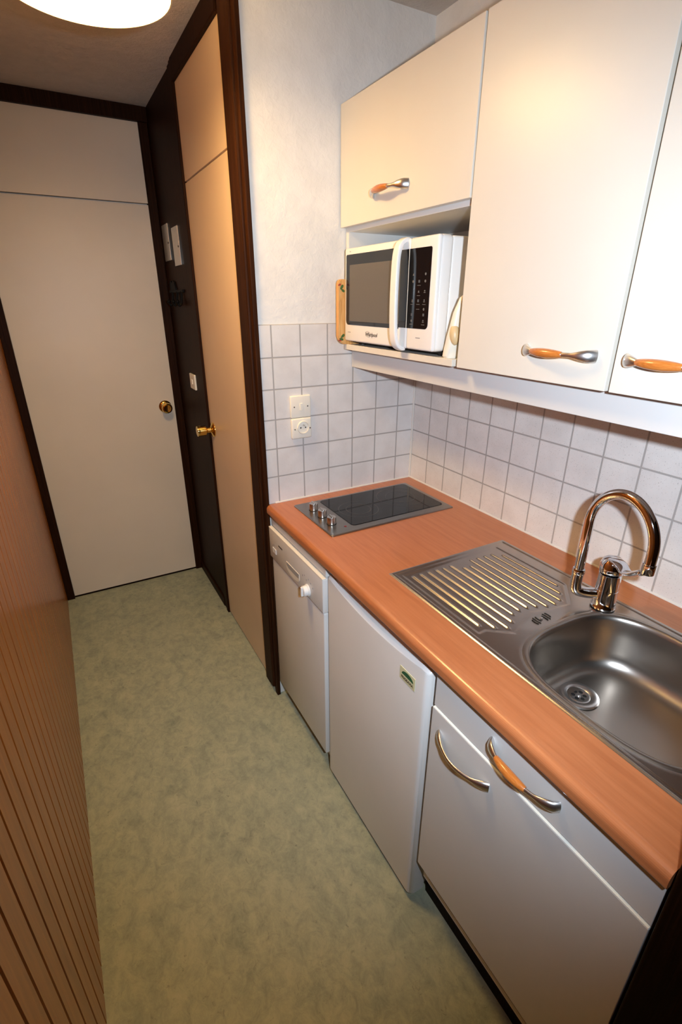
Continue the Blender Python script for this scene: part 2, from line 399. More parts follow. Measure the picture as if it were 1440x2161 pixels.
bm = bmesh.new(); lathe(bm, [(0.0045, 0), (0.0042, 0.0015), (0.0, 0.002)], (0.742, 1.292, hz+0.0052), n=20); obj('indicator_light', bm, M['red_lens'], t, smooth=True)

# ------------------------------------------------------------------ sink
SX0, SX1, SY0, SY1 = 0.698, 1.133, 0.160, 0.972
BX0, BX1, BY0, BY1 = 0.728, 1.100, 0.185, 0.584
bcx, bcy, bhx, bhy = (BX0+BX1)/2, (BY0+BY1)/2, (BX1-BX0)/2, (BY1-BY0)/2
t = thing('kitchen_sink', (0.92, 0.55, CZ1), 'stainless steel sink with a ribbed drainer and one rounded bowl, set in the worktop', 'sink')
def bowl_d(x, y, e=3.0):
    return (abs((x-bcx)/bhx)**e+abs((y-bcy)/bhy)**e)**(1/e)
xs = np.linspace(SX0, SX1, 310); ys = np.linspace(SY0, SY1, 340)
X, Y = np.meshgrid(xs, ys, indexing='ij')
def sst(a, b, v):
    q = np.clip((v-a)/(b-a), 0, 1); return q*q*(3-2*q)
edge = np.minimum(np.minimum(X-SX0, SX1-X), np.minimum(Y-SY0, SY1-Y))
Z = CZ1+0.0026*sst(0.0, 0.005, edge)+0.0004-0.0026*sst(0.011, 0.0165, edge)
# drainer field, a little lower, with raised beads running along y
ribs = []
xr = [0.750, 0.7765, 0.803, 0.829, 0.855, 0.881, 0.907, 0.931, 0.955, 0.981, 1.007, 1.033, 1.058]
sta = [0.929, 0.929, 0.928, 0.927, 0.926, 0.926, 0.900, 0.897, 0.924, 0.923, 0.922, 0.920, 0.900]
end = [0.672, 0.648, 0.632, 0.645, 0.666, 0.670, 0.668, 0.660, 0.648, 0.644, 0.650, 0.672, 0.700]
fld = sst(0.724, 0.732, X)*sst(1.083, 1.075, X)*sst(0.950, 0.940, Y)
lim = np.interp(X, [0.70, 0.75, 0.80, 0.84, 0.90, 0.95, 1.01, 1.06, 1.10], [0.655, 0.655, 0.615, 0.632, 0.655, 0.640, 0.632, 0.680, 0.72])
fld = fld*sst(-0.008, 0.004, Y-lim)
Z = Z-0.0022*fld
for x0, s0, e0 in zip(xr, sta, end):
    cap = sst(0, 0.008, s0+0.004-Y)*sst(0, 0.008, Y-e0+0.004)
    Z = Z+0.0036*np.exp(-((X-x0)/0.0034)**2*1.1)*cap
# back edge bead and overflow hollow
Z = Z-0.0020*np.exp(-(((X-0.90)/0.055)**2+((Y-0.622)/0.018)**2)**1.5)
D = (np.abs((X-bcx)/bhx)**3+np.abs((Y-bcy)/bhy)**3)**(1/3)
Z = Z-0.0016*sst(1.10, 1.0, D)
bm = bmesh.new(); nx, ny = X.shape
V = [[None]*ny for _ in range(nx)]
inside = D < 1.012
for i in range(nx):
    for j in range(ny):
        V[i][j] = bm.verts.new((X[i, j], Y[i, j], Z[i, j]))
for i in range(nx-1):
    for j in range(ny-1):
        if inside[i, j] and inside[i+1, j] and inside[i, j+1] and inside[i+1, j+1]: continue
        bm.faces.new((V[i][j], V[i+1][j], V[i+1][j+1], V[i][j+1]))
for v in [v for v in bm.verts if not v.link_faces]: bm.verts.remove(v)
obj('drainer', bm, M['sink_steel'], t, smooth=True)
def superring(s, z, e=3.0, k=96, ox=0, oy=0):
    out = []
    for i in range(k):
        a = 2*math.pi*i/k; c, q = math.cos(a), math.sin(a)
        r = (abs(c)**e+abs(q)**e)**(-1/e)
        out.append(Vector((bcx+ox+(bhx+s)*c*r, bcy+oy+(bhy+s)*q*r, z)))
    return out
zl = CZ1+0.0003
rings = [superring(0.018, zl-0.0035), superring(0.009, zl+0.0008), superring(0.003, zl+0.0008), superring(-0.001, zl-0.001), superring(-0.004, zl-0.005), superring(-0.0065, zl-0.012),
         superring(-0.010, zl-0.05), superring(-0.014, zl-0.095)]
for k in range(1, 9):
    a = math.pi/2*k/8; rings.append(superring(-0.014-0.040*(1-math.cos(a)), zl-0.095-0.045*math.sin(a)))
for s, dz in ((-0.08, 0.1415), (-0.11, 0.143), (-0.14, 0.1445), (-0.165, 0.1455)): rings.append(superring(s, zl-dz))
bm = bmesh.new(); loft(bm, rings, cap0=False, cap1=True); obj('bowl', bm, M['bowl_steel'], t, smooth=True)
BZ = zl-0.1415
dc = (0.912, 0.498, BZ-0.001)
bm = bmesh.new(); lathe(bm, [(0.0, 0.001), (0.020, 0.001), (0.0215, 0.0015), (0.0245, 0.0008), (0.027, 0.0030), (0.034, 0.0042), (0.041, 0.0042), (0.043, 0.0030), (0.044, 0.0)], dc, n=48)
ds = obj('drain_strainer', bm, M['satin_nickel'], t, smooth=True)
for k in range(6):
    a = k*math.pi/3+0.3; bm = bmesh.new(); lathe(bm, [(0.0046, 0), (0.0046, 0.0004), (0, 0.0004)], (dc[0]+0.0125*math.cos(a), dc[1]+0.0125*math.sin(a), dc[2]+0.0010), n=18)
    obj('drain_hole', bm, M['black'], ds)
bm = bmesh.new(); lathe(bm, [(0.004, 0), (0.004, 0.002), (0, 0.0025)], (dc[0], dc[1], dc[2]+0.001), n=16); obj('strainer_screw', bm, M['satin_nickel'], ds, smooth=True)
# overflow slots, two each side of a screw
for k, dx in enumerate((-0.022, -0.0135, 0.0135, 0.022)):
    bm = bmesh.new(); sgn = 1 if dx > 0 else -1
    pth = [Vector((0.900+dx+0.0030*sgn*math.cos(a)-0.003*sgn, 0.622+0.0105*math.sin(a), CZ1+0.0016)) for a in np.linspace(-1.2, 1.2, 9)]
    sweep(bm, pth, [0.0008]+[0.0019]*7+[0.0008], 8, up=(0, 0, 1)); obj('overflow_slot', bm, M['black'], t, smooth=True)
bm = bmesh.new(); lathe(bm, [(0.0035, 0), (0.003, 0.0012), (0, 0.0016)], (0.900, 0.622, CZ1+0.0008), n=16); obj('overflow_screw', bm, M['satin_nickel'], t, smooth=True)

# ------------------------------------------------------------------ tap
tb = Vector((1.072, 0.582, CZ1+0.003))
t = thing('kitchen_tap', tb, 'chrome mixer tap with a high arched spout standing behind the sink bowl', 'tap')
bm = bmesh.new(); lathe(bm, [(0.0, 0), (0.0285, 0), (0.0290, 0.004), (0.0265, 0.008), (0.0258, 0.050), (0.0250, 0.0505), (0.0250, 0.0515), (0.0258, 0.052), (0.0252, 0.092), (0.0242, 0.0925), (0.0, 0.0925)], tb, n=48)
obj('body', bm, M['chrome'], t, smooth=True)
rx, ry = 1.016, 0.628
dr = Vector((rx-tb.x, ry-tb.y, 0)).normalized()
bm = bmesh.new(); z0 = tb.z+0.034
pth = smooth_path([tb+dr*0.015+Vector((0, 0, 0.034)), tb+dr*0.045+Vector((0, 0, 0.033)), Vector((rx, ry, z0+0.004))-dr*0.006, Vector((rx, ry, z0+0.020)), Vector((rx, ry, z0+0.062))], 8)
sweep(bm, pth, 0.0135, 20); lathe(bm, [(0.0142, 0), (0.0148, 0.002), (0.0148, 0.010), (0.0135, 0.013), (0.011, 0.014)], (rx, ry, z0+0.052), n=32)
obj('swivel_elbow', bm, M['chrome'], t, smooth=True)
ex, ey, ez = 0.985, 0.462, 1.108
bm = bmesh.new(); top = 1.231; zb = 1.135; path = [Vector((rx, ry, z0+0.055)), Vector((rx, ry, 1.04)), Vector((rx, ry, 1.09))]
for k in range(0, 25):
    a = math.pi*k/24; s = (1-math.cos(a))/2
    path.append(Vector((rx+(ex-rx)*s, ry+(ey-ry)*s, zb+(top-zb)*math.sin(a))))
path += [Vector((ex, ey, 1.118)), Vector((ex, ey, ez))]
sweep(bm, smooth_path(path, 3), 0.0112, 24, up=(1, 0.3, 0)); obj('spout', bm, M['chrome'], t, smooth=True)
bm = bmesh.new(); lathe(bm, [(0.0122, 0.022), (0.0132, 0.021), (0.0134, 0.0), (0.0120, -0.002), (0.009, -0.0005), (0, -0.0005)], (ex, ey, ez-0.016), n=32); obj('aerator', bm, M['chrome'], t, smooth=True)
# lever: a domed cap with a paddle that runs toward the bowl
bm = bmesh.new(); h = tb+Vector((0, 0, 0.094)); tgt = Vector((0.998, 0.478, 1.078))
lathe(bm, [(0.0245, 0), (0.0268, 0.003), (0.0272, 0.012), (0.0262, 0.024), (0.0225, 0.034), (0.014, 0.041), (0.0, 0.043)], h, (0.10, 0.10, 1), n=40)
hd = (tgt-h); hd.z = 0; hd.normalize()
p = smooth_path([h+Vector((0, 0, 0.022))-hd*0.012, h+Vector((0, 0, 0.034)), h+hd*0.030+Vector((0, 0, 0.041)), h+hd*0.075+Vector((0, 0, 0.040)), tgt+Vector((0, 0, 0.004)), tgt+hd*0.004], 6)
k = len(p); rr = []; fl_ = []
for i in range(k):
    s = i/(k-1); rr.append(0.0185*(1-s)+0.0110*s); fl_.append((0.50*(1-s)+0.42*s, 1.0))
sweep(bm, p, rr, 20, flat=fl_, up=(0, 0, 1)); obj('lever', bm, M['chrome'], t, smooth=True)

# ------------------------------------------------------------------ handles
def handle(parent, y0, y1, z, xf, proud=0.030, wood=True, drop=0.0):
    """bow handle along y on a front facing -x; y0 > y1"""
    ex_ = 0.5 if wood else 0.85
    L = y0-y1; n_ = 28; bm = bmesh.new()
    pts, rad, flt = [], [], []
    for i in range(n_+1):
        s = i/n_; e = min(s, 1-s)
        out = proud*math.sin(math.pi*min(max(s, 0), 1))**ex_
        pts.append(Vector((xf-out, y0-L*s, z-drop*math.sin(math.pi*s))))
        foot = max(0, 1-e/0.22)
        rad.append(0.0048+0.0024*math.sin(math.pi*min(1, foot*0.8))+0.0020*foot); flt.append((1+0.5*foot, 0.75))
    sweep(bm, pts, rad, 16, flat=flt, up=(0, 0, 1)); h_ = obj('handle', bm, M['satin_nickel'], parent, smooth=True)
    if wood:
        bm = bmesh.new(); q, r = [], []
        for i in range(15):
            s = 0.20+0.47*i/14
            out = proud*math.sin(math.pi*s)**ex_; q.append(Vector((xf-out, y0-L*s, z-drop*math.sin(math.pi*s))))
            r.append(0.0056+0.0036*math.sin(math.pi*i/14)**0.8)
        sweep(bm, q, r, 18, up=(0, 0, 1)); g = obj('handle_grip', bm, M['grip_wood'], parent, smooth=True); g['label'] = 'turned orange wood grip'
    return h_

# ------------------------------------------------------------------ base cabinet under the sink
t = thing('base_cabinet', (0.92, 0.39, 0), 'white base cabinet under the sink with a drawer front over one wide door', 'cabinet')
bm = bmesh.new(); bx(bm, 0.625, 1.20, 0.148, 0.166, 0.13, 0.872); bx(bm, 0.625, 1.20, 0.622, 0.640, 0.13, 0.872); bx(bm, 0.625, 1.20, 0.166, 0.622, 0.13, 0.148); bx(bm, 1.18, 1.20, 0.166, 0.622, 0.148, 0.872)
obj('carcass', bm, M['carcass'], t)
dn = obj('drawer', box(0.604, 0.622, 0.146, 0.642, 0.766, 0.868, bev=0.0012), M['cab_white'], t)
handle(dn, 0.472, 0.316, 0.818, 0.604, 0.028)
dd = obj('door', box(0.600, 0.620, 0.146, 0.642, 0.208, 0.7615, bev=0.0012), M['cab_white'], t)
bm = bmesh.new(); bx(bm, 0.6005, 0.6195, 0.147, 0.641, 0.7612, 0.7628); obj('lit_edge_strip', bm, M['lit_edge_seam'], dd)  # lamp light on the door's top edge, put in as a paler strip
handle(dd, 0.613, 0.458, 0.706, 0.600, 0.030, wood=False, drop=0.0)
obj('plinth', box(0.66, 0.676, 0.150, 0.662, 0.0, 0.13), M['darkwood_black'], t)

# ------------------------------------------------------------------ refrigerator
t = thing('refrigerator', (0.9, 0.92, 0), 'small white under-counter fridge with a badge at its top corner', 'fridge')
obj('body', box(0.658, 1.20, 0.672, 1.154, 0.018, 0.845, bev=0.004), M['appliance'], t)
FY0, FY1, FX, FXB, FZ0, FZ1 = 0.662, 1.157, 0.598, 0.650, 0.022, 0.858
bm = bmesh.new(); ky, rings = 40, []
def section(y, ins):
    # outline in x,z of the door at y ; ins = rounding inset near the vertical ends
    u = (y-FY0)/(FY1-FY0)
    dip = 0.0
    if 0.06 < u < 0.94:
        q = (u-0.06)/0.88; dip = 0.020*math.sin(math.pi*q)**0.8
    zt = 0.836-dip; xf = FX+ins; xb = FXB
    return [Vector((xf, y, FZ0+0.006)), Vector((xf+0.006, y, FZ0)), Vector((xb, y, FZ0)), Vector((xb, y, 0.864)), Vector((xb-0.006, y, 0.866)),
            Vector((xf+0.026, y, 0.863-dip*0.3)), Vector((xf+0.0145, y, zt+0.003-dip*0.4)), Vector((xf+0.0110, y, zt+0.0042)), Vector((xf+0.004, y, zt)), Vector((xf+0.0012, y, zt-0.002)), Vector((xf, y, zt-0.007))]
sec = []
R = 0.016
for k in range(7):
    a = math.pi/2*k/6; sec.append((FY0+R-R*math.cos(a), R-R*math.sin(a)))
for k in range(1, ky): sec.append((FY0+R+(FY1-FY0-2*R)*k/ky, 0.0))
for k in range(7):
    a = math.pi/2*k/6; sec.append((FY1-R+R*math.sin(a), R-R*math.cos(a)))
loft(bm, [section(y_, i_) for y_, i_ in sec]); fd = obj('door', bm, M['appliance'], t, smooth=True)
bm = bmesh.new(); bx(bm, FX+0.0015, FX+0.004, FY0+0.03, FY1-0.03, 0.036, 0.0375); obj('door_seam', bm, M['grey_mark'], fd)
obj('door_seal', box(0.650, 0.658, 0.675, 1.152, 0.03, 0.842), M['dark_rubber'], t)
for fy in (0.70, 1.13):
    bm = bmesh.new(); lathe(bm, [(0.013, 0), (0.013, 0.018), (0, 0.018)], (0.635, fy-0.015, 0.0), n=20); obj('foot', bm, M['black'], t, smooth=True)
    bm = bmesh.new(); lathe(bm, [(0.015, 0), (0.015, 0.019), (0, 0.019)], (1.15, fy, 0.0), n=20); obj('foot', bm, M['black'], t, smooth=True)
# badge
bx0 = FX-0.0012
bm = bmesh.new(); prism(bm, [(0.706, 0.752), (0.766, 0.752), (0.766, 0.789), (0.706, 0.789)], 0, bx0, FX+0.0005)
bg = obj('badge', bm, M['badge_cream'], t); bg['label'] = 'cream and green maker badge'
bm = bmesh.new(); pts = [(0.758, 0.771)]+[(0.735+0.023*math.cos(a), 0.771+0.013*math.sin(a)) for a in np.linspace(0, math.pi, 14)][1:-1]+[(0.712, 0.771)]
prism(bm, pts, 0, bx0-0.0004, bx0+0.0002); obj('badge_emblem', bm, M['badge_green'], bg)
text('badge_lettering', 'FRIGEAVIA', 0.0105, (bx0-0.0001, 0.736, 0.7615), (0, -1, 0), (0, 0, 1), M['badge_ink'], bg, bold=0.0002, xs=0.95)

# ------------------------------------------------------------------ dishwasher
t = thing('dishwasher', (0.9, 1.38, 0), 'white dishwasher with a program knob, in the kitchen corner left of the fridge', 'dishwasher')
DX = 0.590; DY0, DY1 = 1.160, 1.603
obj('body', box(0.625, 1.20, 1.166, 1.600, 0.03, 0.84), M['appliance'], t)
obj('door', box(DX, 0.622, DY0, 1.590, 0.090, 0.697, bev=0.005, seg=3), M['appliance'], t, smooth=True)
bm = bmesh.new()
vs = bx(bm, DX-0.004, 0.624, DY0-0.001, DY1, 0.700, 0.8235, bev=0.004, seg=3)
cp = obj('control_panel', bm, M['appliance'], t, smooth=True)
obj('top_panel', box(0.600, 1.19, DY0+0.004, DY1+0.003, 0.828, 0.8745, bev=0.001), M['appliance'], t)
obj('panel_edge', box(DX-0.0045, 0.600, DY0, DY1-0.001, 0.8215, 0.8265, bev=0.0015), M['plastic_white'], cp)
# half-moon grip recess
bm = bmesh.new(); yc, zc = 1.420, 0.748; xx = DX-0.0046
arc = [(1.332, 0.7545), (1.441, 0.7545), (1.441, 0.734)]+[(1.3865+0.0545*math.cos(a), 0.734+0.021*math.sin(a)) for a in np.linspace(0, -math.pi, 16)][1:-1]+[(1.332, 0.734)]
prism(bm, arc, 0, xx-0.0006, xx+0.002); gr = obj('grip_recess', bm, M['plastic_white'], cp); gr['label'] = 'pale half-moon door grip'
bm = bmesh.new(); prism(bm, [(1.334, 0.7535), (1.438, 0.7535), (1.437, 0.742), (1.42, 0.735), (1.35, 0.735), (1.334, 0.738)], 0, xx-0.0010, xx+0.001); obj('grip_painted_shade', bm, M['grip_shade'], cp)  # shade inside the grip pocket, painted as a flat grey plate
bm = bmesh.new(); lathe(bm, [(0.0, 0), (0.021, 0), (0.0215, 0.003), (0.0185, 0.006), (0.0180, 0.018), (0.016, 0.020), (0, 0.0205)], (DX-0.004, 1.268, 0.729), (-1, 0, 0), n=36)
kn = obj('program_knob', bm, M['appliance_white'], cp, smooth=True)
bm = bmesh.new(); bx(bm, DX-0.0295, DX-0.022, 1.264, 1.272, 0.712, 0.746, bev=0.0015); obj('knob_ridge', bm, M['appliance_white'], cp)
bm = bmesh.new(); bx(bm, DX-0.0058, DX-0.003, 1.537, 1.570, 0.733, 0.754, bev=0.0012); obj('power_button', bm, M['appliance_white'], cp)
for (y_, z_, w_, h_) in ((1.494, 0.783, 0.036, 0.005), (1.553, 0.768, 0.006, 0.003), (1.306, 0.766, 0.003, 0.006), (1.290, 0.774, 0.003, 0.005), (1.276, 0.763, 0.003, 0.008), (1.262, 0.772, 0.003, 0.005), (1.244, 0.766, 0.003, 0.006), (1.230, 0.756, 0.003, 0.005)):
    bm = bmesh.new(); bx(bm, DX-0.0046, DX-0.0038, y_-w_/2, y_+w_/2, z_-h_/2, z_+h_/2); obj('printed_mark', bm, M['dark_mark'] if w_ > 0.01 else M['grey_mark'], cp)
obj('plinth', box(0.634, 0.645, 1.162, 1.600, 0.0, 0.088), M['appliance'], t)

# ------------------------------------------------------------------ wall cabinets
UX = 0.900; UXB = XW-0.006; UZ0, UZ1 = 1.450, 2.148
def carcass(y0, y1, z0, z1, skip_front=True):
    bm = bmesh.new(); th = 0.018; x0 = UX+0.021
    bx(bm, x0, UXB, y0, y0+th, z0, z1); bx(bm, x0, UXB, y1-th, y1, z0, z1); bx(bm, x0, UXB, y0+th, y1-th, z0, z0+th); bx(bm, x0, UXB, y0+th, y1-th, z1-th, z1); bx(bm, UXB-0.006, UXB, y0+th, y1-th, z0+th, z1-th)
    return bm
# over the microwave
t = thing('microwave_cabinet', (1.07, 1.31, UZ0), 'cream wall cabinet with a lift-up door above an open microwave niche', 'cabinet')
A0, A1 = 1.003, 1.608
obj('carcass', carcass(A0, A1, 1.812, UZ1), M['carcass'], t)
ad = obj('lift_door', box(UX, UX+0.019, A0+0.002, A1, 1.824, UZ1, bev=0.0012), M['cab_cream'], t)
handle(ad, 1.412, 1.245, 1.890, UX, 0.032)
obj('side_panel', box(UX+0.021, UXB, A1-0.018, A1, 1.452, 1.812), M['carcass'], t)
obj('side_panel', box(UX+0.021, UXB, A0, A0+0.018, 1.452, 1.812), M['carcass'], t)
obj('niche_shelf', box(UX+0.004, UXB, A0+0.018, A1-0.018, 1.449, 1.467, bev=0.001), M['cab_cream'], t)
obj('niche_back', box(UXB-0.006, UXB, A0+0.018, A1-0.018, 1.467, 1.812), M['carcass'], t)
# two tall ones
for y0, y1, hy0, hy1, lab in ((0.583, 1.000, 0.781, 0.614, 'cream wall cabinet right of the microwave, directly above the sink drainer'),
                              (0.160, 0.577, 0.553, 0.386, 'cream wall cabinet above the sink bowl, cut off at the photo edge')):
    t = thing('wall_cabinet', (1.07, (y0+y1)/2, UZ0), lab, 'cabinet', 'wall cabinets above the sink')
    obj('carcass', carcass(y0, y1, UZ0+0.001, UZ1), M['carcass'], t)
    dd = obj('door', box(UX, UX+0.019, y0+0.0015, y1-0.0015, UZ0, UZ1, bev=0.0012), M['cab_cream'], t)
    handle(dd, hy0, hy1, 1.511, UX, 0.032)
obj_p = tag(obj('pelmet', box(0.945, 0.963, 0.16, 1.606, 1.385, 1.448, bev=0.001), M['cab_white'], None), 'long white pelmet board under the wall cabinets', 'pelmet')

# ------------------------------------------------------------------ microwave
MX, MY0, MY1, MZ0, MZ1 = 0.893, 1.092, 1.568, 1.479, 1.762
t = thing('microwave', (1.05, 1.33, 1.467), 'white microwave oven with dark window and black keypad, in the open niche', 'microwave')
def fbevel(e):
    a, b = e.verts; return True
obj('housing', box(MX+0.045, 1.215, MY0+0.003, MY1-0.003, MZ0, MZ1-0.002, bev=0.008, seg=3), M['micro_white'], t, smooth=True)
obj('front_frame', box(MX+0.006, MX+0.050, MY0, MY1, MZ0, MZ1, bev=0.012, seg=4), M['micro_white'], t, smooth=True)
MD = 1.214   # split between door and control side
md = obj('door', box(MX, MX+0.016, MD, MY1-0.001, MZ0+0.001, MZ1-0.001, bev=0.006, seg=3), M['micro_white'], t, smooth=True)
obj('control_fascia', box(MX, MX+0.016, MY0+0.002, MD-0.0015, MZ0+0.001, MZ1-0.001, bev=0.006, seg=3), M['micro_white'], t, smooth=True)
def yz_rr(y0, y1, z0, z1, rs, k=6):
    out = []; r1, r2, r3, r4 = rs
    for cy, cz, a0, r in ((y1-r1, z1-r1, 0, r1), (y0+r2, z1-r2, 90, r2), (y0+r3, z0+r3, 180, r3), (y1-r4, z0+r4, 270, r4)):
        for i in range(k+1):
            a = math.radians(a0+90*i/k); out.append((cy+r*math.cos(a), cz+r*math.sin(a)))
    return out
bm = bmesh.new(); prism(bm, yz_rr(1.252, 1.556, 1.532, 1.742, (0.006, 0.001, 0.001, 0.014)), 0, MX-0.0008, MX+0.002)
wn = obj('window', bm, M['black_gloss'], md)
M['mesh_grey'] = mat('mesh_grey', (0.085, 0.078, 0.068), 0.3, spec=0.4)
nn = N(M['mesh_grey']); vo = nn.new('ShaderNodeTexVoronoi'); vo.inputs['Scale'].default_value = 420; vo.inputs['Randomness'].default_value = 0.1; nn.link(nn.pos(), vo.inputs['Vector'])
nn.col(nn.ramp(vo.outputs['Distance'], [(0.25, (0.05, 0.045, 0.04)), (0.5, (0.11, 0.10, 0.088))]))
bm = bmesh.new(); prism(bm, yz_rr(1.252, 1.534, 1.544, 1.712, (0.003,)*4), 0, MX-0.0011, MX+0.001); obj('window_screen', bm, M['mesh_grey'], md)
# tall bow handle of the door
bm = bmesh.new(); hy = 1.2370
path = [(MX+0.006, hy, 1.4795), (MX-0.004, hy, 1.480), (MX-0.018, hy, 1.490), (MX-0.026, hy, 1.515), (MX-0.029, hy, 1.56), (MX-0.030, hy, 1.62), (MX-0.029, hy, 1.68), (MX-0.026, hy, 1.722), (MX-0.018, hy, 1.747), (MX-0.004, hy, 1.757), (MX+0.006, hy, 1.7575)]
p = smooth_path(path, 6); rings = []
for i_, q_ in enumerate(p):
    t_ = (p[min(i_+1, len(p)-1)]-p[max(i_-1, 0)]).normalized(); u_ = Vector((0, 1, 0)); v_ = t_.cross(u_)
    rings.append([q_+u_*0.0145*math.copysign(abs(math.cos(a))**0.45, math.cos(a))+v_*0.0065*math.copysign(abs(math.sin(a))**0.45, math.sin(a)) for a in np.linspace(0, 2*math.pi, 25)[:-1]])
loft(bm, rings); obj('handle', bm, M['micro_white'], md, smooth=True)
# black keypad glass: on the door strip and on the fascia
bm = bmesh.new(); prism(bm, yz_rr(MD+0.0003, MD+0.045, 1.536, 1.735, (0.001,)*4), 0, MX-0.0009, MX+0.001); obj('black_strip', bm, M['black_gloss'], md)
bm = bmesh.new(); prism(bm, yz_rr(1.118, MD-0.002, 1.536, 1.735, (0.001, 0.005, 0.012, 0.001)), 0, MX-0.0009, MX+0.001)
kp = obj('keypad', bm, M['black_gloss'], t); kp['label'] = 'black glass keypad with small grey symbols'
bm = bmesh.new(); bx(bm, MX-0.0012, MX, MD-0.0016, MD+0.0006, 1.536, 1.735); obj('seam', bm, M['lit_edge_seam'], t)
def icon(y_, z_, kind, s=0.0045):
    bm = bmesh.new(); x_ = MX-0.0011
    if kind == 0: prism(bm, [(y_+s*math.cos(a), z_+s*math.sin(a)) for a in np.linspace(0, 2*math.pi, 13)[:-1]], 0, x_-0.0002, x_+0.0002)
    elif kind == 1: prism(bm, [(y_-s, z_-s*0.8), (y_+s, z_-s*0.8), (y_, z_+s)], 0, x_-0.0002, x_+0.0002)
    elif kind == 2:
        bx(bm, x_-0.0002, x_+0.0002, y_-s, y_+s, z_-s, z_-s*0.4); bx(bm, x_-0.0002, x_+0.0002, y_-s*0.6, y_+s*0.6, z_, z_+s)
    elif kind == 3: bx(bm, x_-0.0002, x_+0.0002, y_-s*1.7, y_+s*1.7, z_-s*0.16, z_+s*0.16)
    elif kind == 4:
        for q in (-1, 0, 1): bx(bm, x_-0.0002, x_+0.0002, y_+q*s*0.7-s*0.18, y_+q*s*0.7+s*0.18, z_-s, z_+s)
    obj('key_symbol', bm, M['key_mark'], kp)
cols = (1.190, 1.164, 1.138)
rows = [(1.672, (1, None, 0)), (1.655, (0, 4, 0)), (1.645, (None, 3, None)), (1.630, (None, 1, 2)), (1.620, (None, 3, None)), (1.607, (2, 4, 2)), (1.598, (3, 3, 3)), (1.586, (None, 3, 0)), (1.572, (4, None, 4)), (1.556, (0, None, 2)), (1.547, (3, None, 3))]
for z_, ks in rows:
    for y_, k_ in zip(cols, ks):
        if k_ is not None: icon(y_, z_, k_, 0.0034 if k_ != 3 else 0.0040)
text('maker_lettering', 'Whirlpool', 0.0165, (MX-0.0003, 1.398, 1.507), (0, -1, 0), (0, 0, 1), M['dark_mark'], md, shear=0.25, bold=0.0001)
bm = bmesh.new(); k = 32
loft(bm, [[Vector((MX-0.0004, 1.416+a*math.cos(2*math.pi*i/k)+0.004*math.sin(2*math.pi*i/k), 1.508+b*math.sin(2*math.pi*i/k))) for i in range(k)] for a, b in ((0.015, 0.0080), (0.0158, 0.0092))], cap0=False, cap1=False)
obj('maker_swirl', bm, M['grey_mark'], md)
for (y_, z_, w_, p_) in ((1.535, 1.509, 0.018, md), (1.532, 1.750, 0.007, md), (1.158, 1.512, 0.020, t)):
    bm = bmesh.new(); bx(bm, MX-0.0004, MX+0.0002, y_-w_/2, y_+w_/2, z_-0.0012, z_+0.0012); obj('printed_mark', bm, M['grey_mark'], p_)
for fx, fy in ((0.95, 1.115), (0.95, 1.54), (1.17, 1.115), (1.17, 1.54)):
    bm = bmesh.new(); lathe(bm, [(0.012, 0), (0.011, 0.0125), (0, 0.0125)], (fx, fy, 1.467), n=18); obj('foot', bm, M['black'], t, smooth=True)
obj('base_plate', box(MX+0.03, 1.20, MY0+0.008, MY1-0.008, 1.474, 1.480), M['black'], t)

# ------------------------------------------------------------------ cutting board left of the microwave
t = thing('cutting_board', (0.96, 1.580, 1.467), 'pine cutting board with painted leaves standing left of the microwave', 'cutting board')
bm = bmesh.new()
pts = []
for cx, cz, a0, r in ((1.06, 1.672, 0, 0.012), (0.872, 1.672, 90, 0.012), (0.872, 1.467, 180, 0.026), (1.06, 1.467, 270, 0.026)):
    sx = 1 if a0 in (0, 270) else -1; sz = 1 if a0 in (0, 90) else -1
    for i in range(7):
        a = math.radians(a0+90*i/6); pts.append((cx-sx*r+r*math.cos(a), cz-sz*r+r*math.sin(a)))
prism(bm, pts, 1, 1.572, 1.589); bmesh.ops.bevel(bm, geom=[e for e in bm.edges if abs(e.verts[0].co.y-e.verts[1].co.y) < 1e-6], offset=0.003, segments=2, affect='EDGES')
bo = obj('board', bm, M['board'], t, smooth=True)
M['leaf_green'] = mat('leaf_green', (0.05, 0.12, 0.03), 0.5); M['flower_red'] = mat('flower_red', (0.35, 0.05, 0.03), 0.5)
def leaf(x, z, s, ang, mm, nm):
    bm = bmesh.new(); P = []
    for i in range(12):
        a = 2*math.pi*i/12; u, v = s*math.cos(a), s*0.5*math.sin(a)*(1+0.3*math.cos(a)); P.append((x+u*math.cos(ang)-v*math.sin(ang), z+u*math.sin(ang)+v*math.cos(ang)))
    prism(bm, P, 1, 1.5716, 1.573); obj(nm, bm, mm, bo)
for q in ((0.876, 1.655, 0.006, 0.3, 'flower_red', 'painted_flower'), (0.884, 1.648, 0.009, 0.9, 'leaf_green', 'painted_leaf'), (0.888, 1.638, 0.008, -0.6, 'leaf_green', 'painted_leaf'),
          (0.888, 1.494, 0.009, 0.7, 'leaf_green', 'painted_leaf'), (0.883, 1.484, 0.008, -0.3, 'leaf_green', 'painted_leaf'), (0.877, 1.480, 0.006, 0, 'flower_red', 'painted_flower')):
    leaf(q[0], q[1], q[2], q[3], M[q[4]], q[5])

